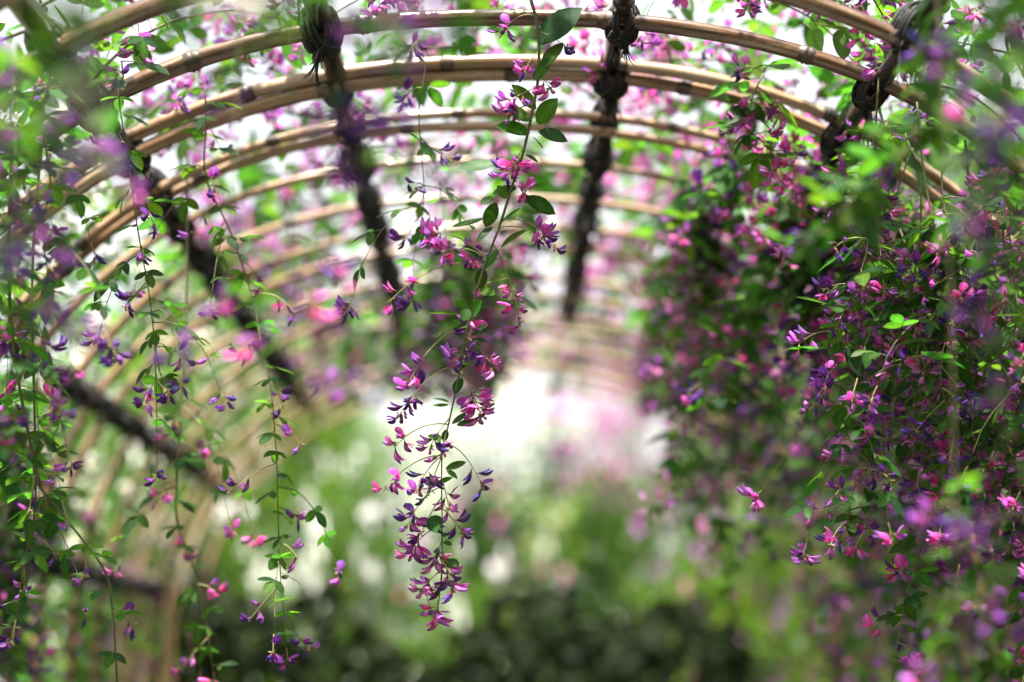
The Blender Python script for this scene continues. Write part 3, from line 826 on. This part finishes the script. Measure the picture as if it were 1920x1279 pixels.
for q in range(18):     # loose left fringe of the dense side
    hang(R(U(56, 69)), U(2.5, 4.4), U(.1, .42), 1.1, {'pale': 1, 'mixed': 1.2, 'magenta': 1, 'violet': .8})
for q in range(9):     # low right
    ph = R(U(8, 30)); y = U(2.4, 3.8)
    hang(ph, y, U(.25, .5), .9, W_R)
for q in range(22):     # along the crown, short
    ph = R(U(62, 100)); y = U(2.0, 3.6)
    hang(ph, y, U(.08, .2), 1.0, {'magenta': 1, 'mixed': 1, 'violet': .6}, near=y < 2.3)
for q in range(16):     # beyond the centre spray
    ph = R(U(80, 106)); y = U(2.8, 3.8)
    hang(ph, y, U(.14, .3), .9, {'pale': 1, 'magenta': 1, 'mixed': 1})
for q in range(9):     # left wall, leafy
    ph = R(U(142, 168)); y = U(1.85, 3.0)
    hang(ph, y, U(.15, .4), 1.0, {'dark': 1, 'violet': 1.2}, near=y < 2.2)
for q in range(20):     # pale tips under the far hoops
    hang(R(U(58, 108)), U(3.3, 4.5), U(.15, .4), 1.1, {'pale': 1.6, 'mixed': 1, 'magenta': .5})
for q in range(13):     # left side, sparse
    ph = R(U(104, 168)); y = U(2.1, 3.9)
    hang(ph, y, U(.08, .22), .7, {'dark': 1, 'mixed': 1, 'violet': .8}, near=y < 2.3)

# --- branches lying over the roof between the rails
BN = []
edges = [math.pi + 0.02] + RP + [-0.02]
BAYN = ['below the lowest left rail', 'between lowest and middle left rails', 'between middle and upper left rails', 'between upper left and left crown rails', 'between the two crown rails',
        'between right crown and upper right rails', 'between upper and middle right rails', 'between middle and lowest right rails', 'below the lowest right rail']
#           flowers, leaves per bay; look
BSET = [(12, 36, 'violet'), (9, 32, 'white'), (11, 28, 'white'), (15, 30, 'mixed'), (18, 26, 'pale'), (28, 32, 'magenta'), (20, 46, 'violet'), (16, 46, 'violet'), (12, 42, 'violet')]
NAMEL = {'violet': 'violet', 'mixed': 'pink-and-violet', 'white': 'white', 'pale': 'pale pink', 'magenta': 'magenta'}
far_cache = {}
def branch(i, b):
    hi, lo = edges[b], edges[b + 1]
    nf, nl, lk = BSET[b]
    y0 = HD[i] + U(.0, .06); y1 = y0 + U(.08, .2)
    lb = '%s flowering clover branch over the %s hoop %s' % (NAMEL[lk], ORD[i], BAYN[b])
    flip = RND() < .5
    a0, a1 = (hi, lo) if not flip else (lo, hi)
    o0 = U(.03, .05)
    pts = [roof(a0 + (a1 - a0) * t, y0 + (y1 - y0) * t, o0 + .05 * math.sin(t * 3) + U(-.012, .012)) for t in (0, .25, .5, .75, 1)]
    base = pts[0]
    root = thing('clover_branch', base, lb, 'clover branch', 'clover branches covering the tunnel')
    path = smooth_path(pts, 24)
    build_stem(root, base, path, U(.0016, .0026), .0008, M_TWIG, 'stem')
    L = (pts[-1] - pts[0]).length
    if i < 10:
        for q in range(int(nl * (0.6 + L * 1.2))):
            t = RND(); k = int(t * 23); p = path[k].lerp(path[k + 1], RND())
            v = (rvec() + (path[k + 1] - path[k]).normalized() * .4).normalized()
            off = v * U(0, .045) + Vector((0, U(-.06, .06), 0)) + (p - Vector((0, p.y, CAMZ))).normalized() * U(0.0, .10)
            link('leaf', random.choice(TRI_ME), root, frame(p + off - base, v + Vector((0, 0, -.2)), Vector((0, 0, 1)) + rvec() * .7) @ Matrix.Scale(U(.7, 1.55), 4))
        for q in range(int(nf * (0.6 + L * 1.2))):
            k = int(RND() * 23); p = path[k].lerp(path[k + 1], RND())
            v = (rvec() + Vector((0, 0, -.1))).normalized()
            off = v * U(0, .035) + Vector((0, U(-.06, .06), 0)) + (p - Vector((0, p.y, CAMZ))).normalized() * U(-.01, .06)
            link('raceme', random.choice(CLUST[lk]), root, frame(p + off - base, v, Vector((0, 0, 1)) + rvec() * .4) @ Matrix.Scale(U(.85, 1.25), 4))
    else:
        key = (b, i % 3)
        # far branches: leaves and blossoms too small to pick apart, joined
        lm, fm = MB(), MB()
        for q in range(int(nl * (0.6 + L * 1.2))):
            k = int(RND() * 23); p = path[k] + rvec() * U(0, .06)
            lm.add(random.choice(TRI_LO), frame(p - base, rvec(), Vector((0, 0, 1)) + rvec() * .7) @ Matrix.Scale(U(.9, 1.5), 4))
        for q in range(int(nf * (0.4 + L * .8))):
            k = int(RND() * 23); p = path[k] + rvec() * U(0, .05)
            fm.add(random.choice(CLO[lk]), frame(p - base, rvec(), Vector((0, 0, 1))) @ Matrix.Scale(U(.9, 1.3), 4))
        o = link('foliage', lm.mesh('foliage'), root); o['kind'] = 'stuff'
        o = link('blossom', fm.mesh('blossom'), root); o['kind'] = 'stuff'
for i in range(len(HD)):
    for b in range(9):
        branch(i, b)

# ------------------------------------------------------------------ shrubs and trees outside
def bush_foliage(n, seed, S=1.6):
    tint = [(1.7, 1.15, .8), (1.25, .8, .6), (.5, .45, .45), (1.2, .85, .6), (1.5, 1.3, 1.0)][seed]
    """leaves spread through an uneven, clumpy unit-radius crown"""
    rr = random.Random(seed); mb = MB()
    cl = []
    for q in range(34):
        v = Vector((rr.gauss(0, 1), rr.gauss(0, 1), rr.gauss(0, 1))).normalized() * rr.uniform(.45, .95)
        cl.append((v, rr.uniform(.16, .34)))
    for q in range(n):
        c, r = rr.choice(cl)
        p = c + Vector((rr.gauss(0, 1), rr.gauss(0, 1), rr.gauss(0, .8))) * r * .55
        v = Vector((rr.gauss(0, 1), rr.gauss(0, 1), rr.gauss(-.3, .7))).normalized()
        g = rr.choice(GREENS); kx = rr.uniform(.8, 1.5)
        L = rr.uniform(.028, .05) * S
        mb.blade(frame(p, v, Vector((0, 0, 1)) + v.orthogonal() * rr.uniform(-.8, .8)), L, L * .55, .15, .15, M_LEAF, tuple(z * kx * tn for z, tn in zip(g, tint)), None, 2, .95, .7)
    return mb.mesh('foliage'), cl
BUSH = [bush_foliage(5200, s, 1.9) for s in range(4)] + [bush_foliage(1300, 4, 1.7)]
def bush_blossom(cl, n, lk, seed, S=1.0):
    rr = random.Random(seed); mb = MB()
    for q in range(n):
        c, r = rr.choice(cl)
        p = c + Vector((rr.gauss(0, 1), rr.gauss(0, 1), rr.gauss(0, 1))).normalized() * r * rr.uniform(.8, 1.45)
        pal = 'white' if lk == 'white' else rr.choice(('pale', 'pale', 'violet') if lk == 'lilac' else ('magenta', 'violet', 'violet'))
        for z in range(3):
            v = Vector((rr.gauss(0, 1), rr.gauss(0, 1), rr.gauss(0, 1))).normalized()
            col = PAL[pal]['std']
            mb.blade(frame(p, v, v.orthogonal()), .03 * S, .022 * S, .2, .2, M_PETAL, col, None, 2, 1, .6)
    return mb.mesh('blossom')
WB = [bush_blossom(BUSH[s][1], 210 if s < 4 else 460, 'white', s, 2.5) for s in range(5)]
PB = [bush_blossom(BUSH[s][1], 150, 'purple', s, 1.8) for s in range(4)]
PB.append(bush_blossom(BUSH[4][1], 420, 'lilac', 14, 2.4))
def stems_mesh(seed, h):
    rr = random.Random(seed); mb = MB()
    for q in range(9):
        a = rr.uniform(0, 6.28); r = rr.uniform(.2, .75)
        mb.tube([Vector((rr.uniform(-.08, .08), rr.uniform(-.08, .08), -h)), Vector((math.cos(a) * r * .3, math.sin(a) * r * .3, -h * .5)), Vector((math.cos(a) * r, math.sin(a) * r, .3))], [.016, .011, .004], 5, M_TWIG)
    return mb.mesh('stems')
STEMS = [stems_mesh(s, 1.0) for s in range(3)]
def shrub(x, y, z, rx, rz, lk, label, group, ry=None, ks=None):
    base = Vector((x, y, 0))
    root = thing('clover_shrub', base, label, 'shrub', group)
    k = random.choice(ks or ((0, 3, 0) if lk == 'white' else (1, 2, 3))); rot = Matrix.Rotation(U(0, 6.28), 4, 'Z')
    M = T((0, 0, z)) @ Matrix.Diagonal((rx, ry or rx, rz, 1)) @ rot
    o = link('foliage', BUSH[k][0], root, M); o['kind'] = 'stuff'
    if lk: 
        o = link('blossom', (WB if lk == 'white' else PB)[k], root, M); o['kind'] = 'stuff'
    link('stems', random.choice(STEMS), root, T((0, 0, z)) @ Matrix.Diagonal((rx, rx, max(z, .05), 1)))
GS = 'clover shrubs around the tunnel'
for j, (x, y, z, rx, rz, lk) in enumerate([(-1.5, 2.3, 1.0, .6, .9, 'white'), (-1.7, 3.2, 1.1, .65, 1.0, 'white'), (-1.5, 4.1, 1.1, .6, 1.0, 'white'), (-1.6, 5.1, 1.2, .65, 1.1, 'white'), (-1.4, 6.3, 1.2, .65, 1.15, 'white')]):
    shrub(x, y, z, rx, rz, lk, 'white flowering clover shrub outside the tunnel wall, %s along the row' % ORD[j], GS)
for j, (x, y, z, rx, rz, lk) in enumerate([(1.3, 2.3, 1.2, .55, 1.0, 'p'), (1.35, 3.1, 1.35, .6, 1.15, 'p'), (1.3, 4.0, 1.35, .6, 1.2, 'p'), (1.4, 5.0, 1.35, .65, 1.2, 'p'), (1.3, 6.2, 1.3, .65, 1.2, 'p')]):
    shrub(x, y, z, rx, rz, lk, 'purple flowering clover shrub outside the dense tunnel side, %s along the row' % ORD[j], GS)
SH = [(-.72, 5.3, 1.45, .36, .90, 'white', 'white dotted green shrub leaning in just past the last hoops by the pale wall'),
      (-.34, 5.9, 1.50, .38, .88, 'white', 'white dotted green shrub closing the view just behind the spray tip'),
      (-.95, 6.8, 1.7, .5, 1.1, 'white', 'tall white dotted shrub standing behind the pale wall beyond the last hoops'),
      (.04, 6.6, 1.50, .40, .84, 'p', 'low shrub with pink dots under the white gap beyond the tunnel'),
      (.42, 6.0, 1.45, .38, .82, None, 'olive green shrub under the white gap beyond the tunnel'),
      (.68, 5.3, 1.40, .34, .80, 'p', 'purple dotted shrub leaning in just past the last hoops by the dense side'),
      (1.0, 6.0, 1.6, .5, 1.1, 'p', 'tall purple dotted shrub standing behind the dense side beyond the last hoops'),
      (.16, 8.6, 1.62, .60, .80, 'white', 'tall white flowering shrub rising into the bright gap beyond the tunnel'),
      (2.6, 9.0, 1.5, .9, 1.4, None, 'tall plain green shrub far outside the dense purple side'),
      (-2.4, 8.6, 1.4, .9, 1.2, 'white', 'white dotted shrub far outside the pale tunnel wall')]
shrub(-.02, 7.4, 2.22, .42, .42, 'white', 'loose pale shrub full of white flowers in the bright gap, behind the centre spray', GS, ks=(4,))
shrub(.52, 7.2, 2.25, .45, .42, 'lilac', 'loose pale shrub with lilac flowers at the edge of the bright gap', GS, ks=(4,))
for x, y, z, rx, rz, lk, lb in SH: shrub(x, y, z, rx, rz, lk, lb, GS)
# hedges: a low one painted dark for shade across the end, one tall behind
SHADE_GREENS = [(0.010, 0.017, 0.005), (0.014, 0.022, 0.006), (0.008, 0.012, 0.005)]  # near-black greens imitate the shade low at the tunnel end
def hedge(y, w, h, n, L0, cols, label, seed, mat=M_LEAF):
    hm = MB(); rr = random.Random(seed)
    for q in range(n):
        x = rr.uniform(-w, w)
        top = h * (1 + .05 * math.sin(x * 1.7 + seed) + .05 * math.sin(x * 6.1) + .04 * math.sin(x * 15 + 1))
        p = Vector((x, rr.uniform(-.35, .35), top * rr.uniform(0, 1)))
        v = Vector((rr.gauss(0, 1), rr.gauss(0, 1), rr.gauss(-.3, .7))).normalized(); L = L0 * rr.uniform(.7, 1.3)
        up = Vector((rr.gauss(0, .6), -1, rr.gauss(.4, .5)))
        hm.blade(frame(p, v, up), L, L * .6, .15, .15, mat, rr.choice(cols), None, 2, .95, .7)
    hr = thing('hedge', Vector((0, y, 0)), label, 'hedge')
    o = link('foliage', hm.mesh('foliage'), hr); o['kind'] = 'stuff'
    sm = MB()
    for q in range(int(w * 5)):
        x = -w + q * .4
        sm.tube([Vector((x, 0, 0)), Vector((x + .05, .05, h * .5)), Vector((x - .03, 0, h * .9))], [.03, .02, .006], 5, M_TWIG)
    link('stems', sm.mesh('stems'), hr)
hedge(4.6, .8, 1.57, 16000, .05, SHADE_GREENS, 'low very dark evergreen hedge closing the bottom of the tunnel end', 3, M_SHADE_LEAF)
hedge(9.0, 4.5, 2.15, 16000, .09, GREENS, 'tall green hedge behind the shrubs at the tunnel end', 4)
# trees further back
def tree(x, y, h, cr, label, nc=3):
    base = Vector((x, y, 0)); root = thing('garden_tree', base, label, 'tree', 'trees behind the tunnel')
    rr = random.Random(int(x * 31 + y * 7)); mb = MB()
    mb.tube([Vector((0, 0, -.1)), Vector((.05, 0, h * .3)), Vector((-.05, .05, h * .6)), Vector((0, 0, h * .9))], [.11, .085, .06, .02], 8, M_BARK)
    for q in range(7):
        a = rr.uniform(0, 6.28); z0 = h * rr.uniform(.35, .65)
        mb.tube([Vector((0, 0, z0)), Vector((math.cos(a) * cr * .5, math.sin(a) * cr * .5, z0 + h * .12)), Vector((math.cos(a) * cr * .9, math.sin(a) * cr * .9, z0 + h * .25))], [.04, .025, .008], 6, M_BARK)
    link('trunk', mb.mesh('trunk'), root)
    for k in range(nc):
        o = link('crown', BUSH[k][0], root, T((rr.uniform(-.3, .3) * cr, rr.uniform(-.3, .3) * cr, h * (.62 + .12 * k))) @ Matrix.Rotation(rr.uniform(0, 6), 4, 'Z') @ Matrix.Diagonal((cr, cr, h * .28, 1))); o['kind'] = 'stuff'
for x, y, h, cr, lb in [(-2.2, -3.0, 5.0, 1.9, 'tall leafy garden tree behind the camera, left of the tunnel'), (2.2, -3.2, 5.0, 1.9, 'tall leafy garden tree behind the camera, right of the tunnel'),
                        (0.1, -4.2, 5.4, 2.0, 'tall leafy garden tree behind the camera, on the tunnel axis')]:
    tree(x, y, h, cr, lb)  # unseen trees, added to keep sky light from behind off the tunnel
for j, (x, y) in enumerate([(-1.4, .2), (-1.45, 1.3), (1.35, .2), (1.3, 1.3)]):  # unseen side shrubs, added to cut the light around the camera
    shrub(x, y, 1.2, .6, 1.1, 'white' if x < 0 else 'p', ['white flowering clover shrub beside the camera, outside the tunnel, further back', 'white flowering clover shrub just outside the frame by the pale wall',
          'purple flowering clover shrub beside the camera, outside the tunnel, further back', 'purple flowering clover shrub just outside the frame by the dense side'][j], GS)
tree(3.2, 10.5, 4.2, 1.4, 'leafy garden tree behind the dense purple side of the tunnel')
tree(-4.2, 12.0, 3.4, 1.3, 'small garden tree far behind the pale tunnel wall')
tree(2.4, 12.0, 3.5, 1.1, 'small garden tree beyond the hedge right of the tunnel axis')
tree(-1.9, 12.5, 3.9, 1.1, 'small garden tree beyond the hedge left of the tunnel axis')
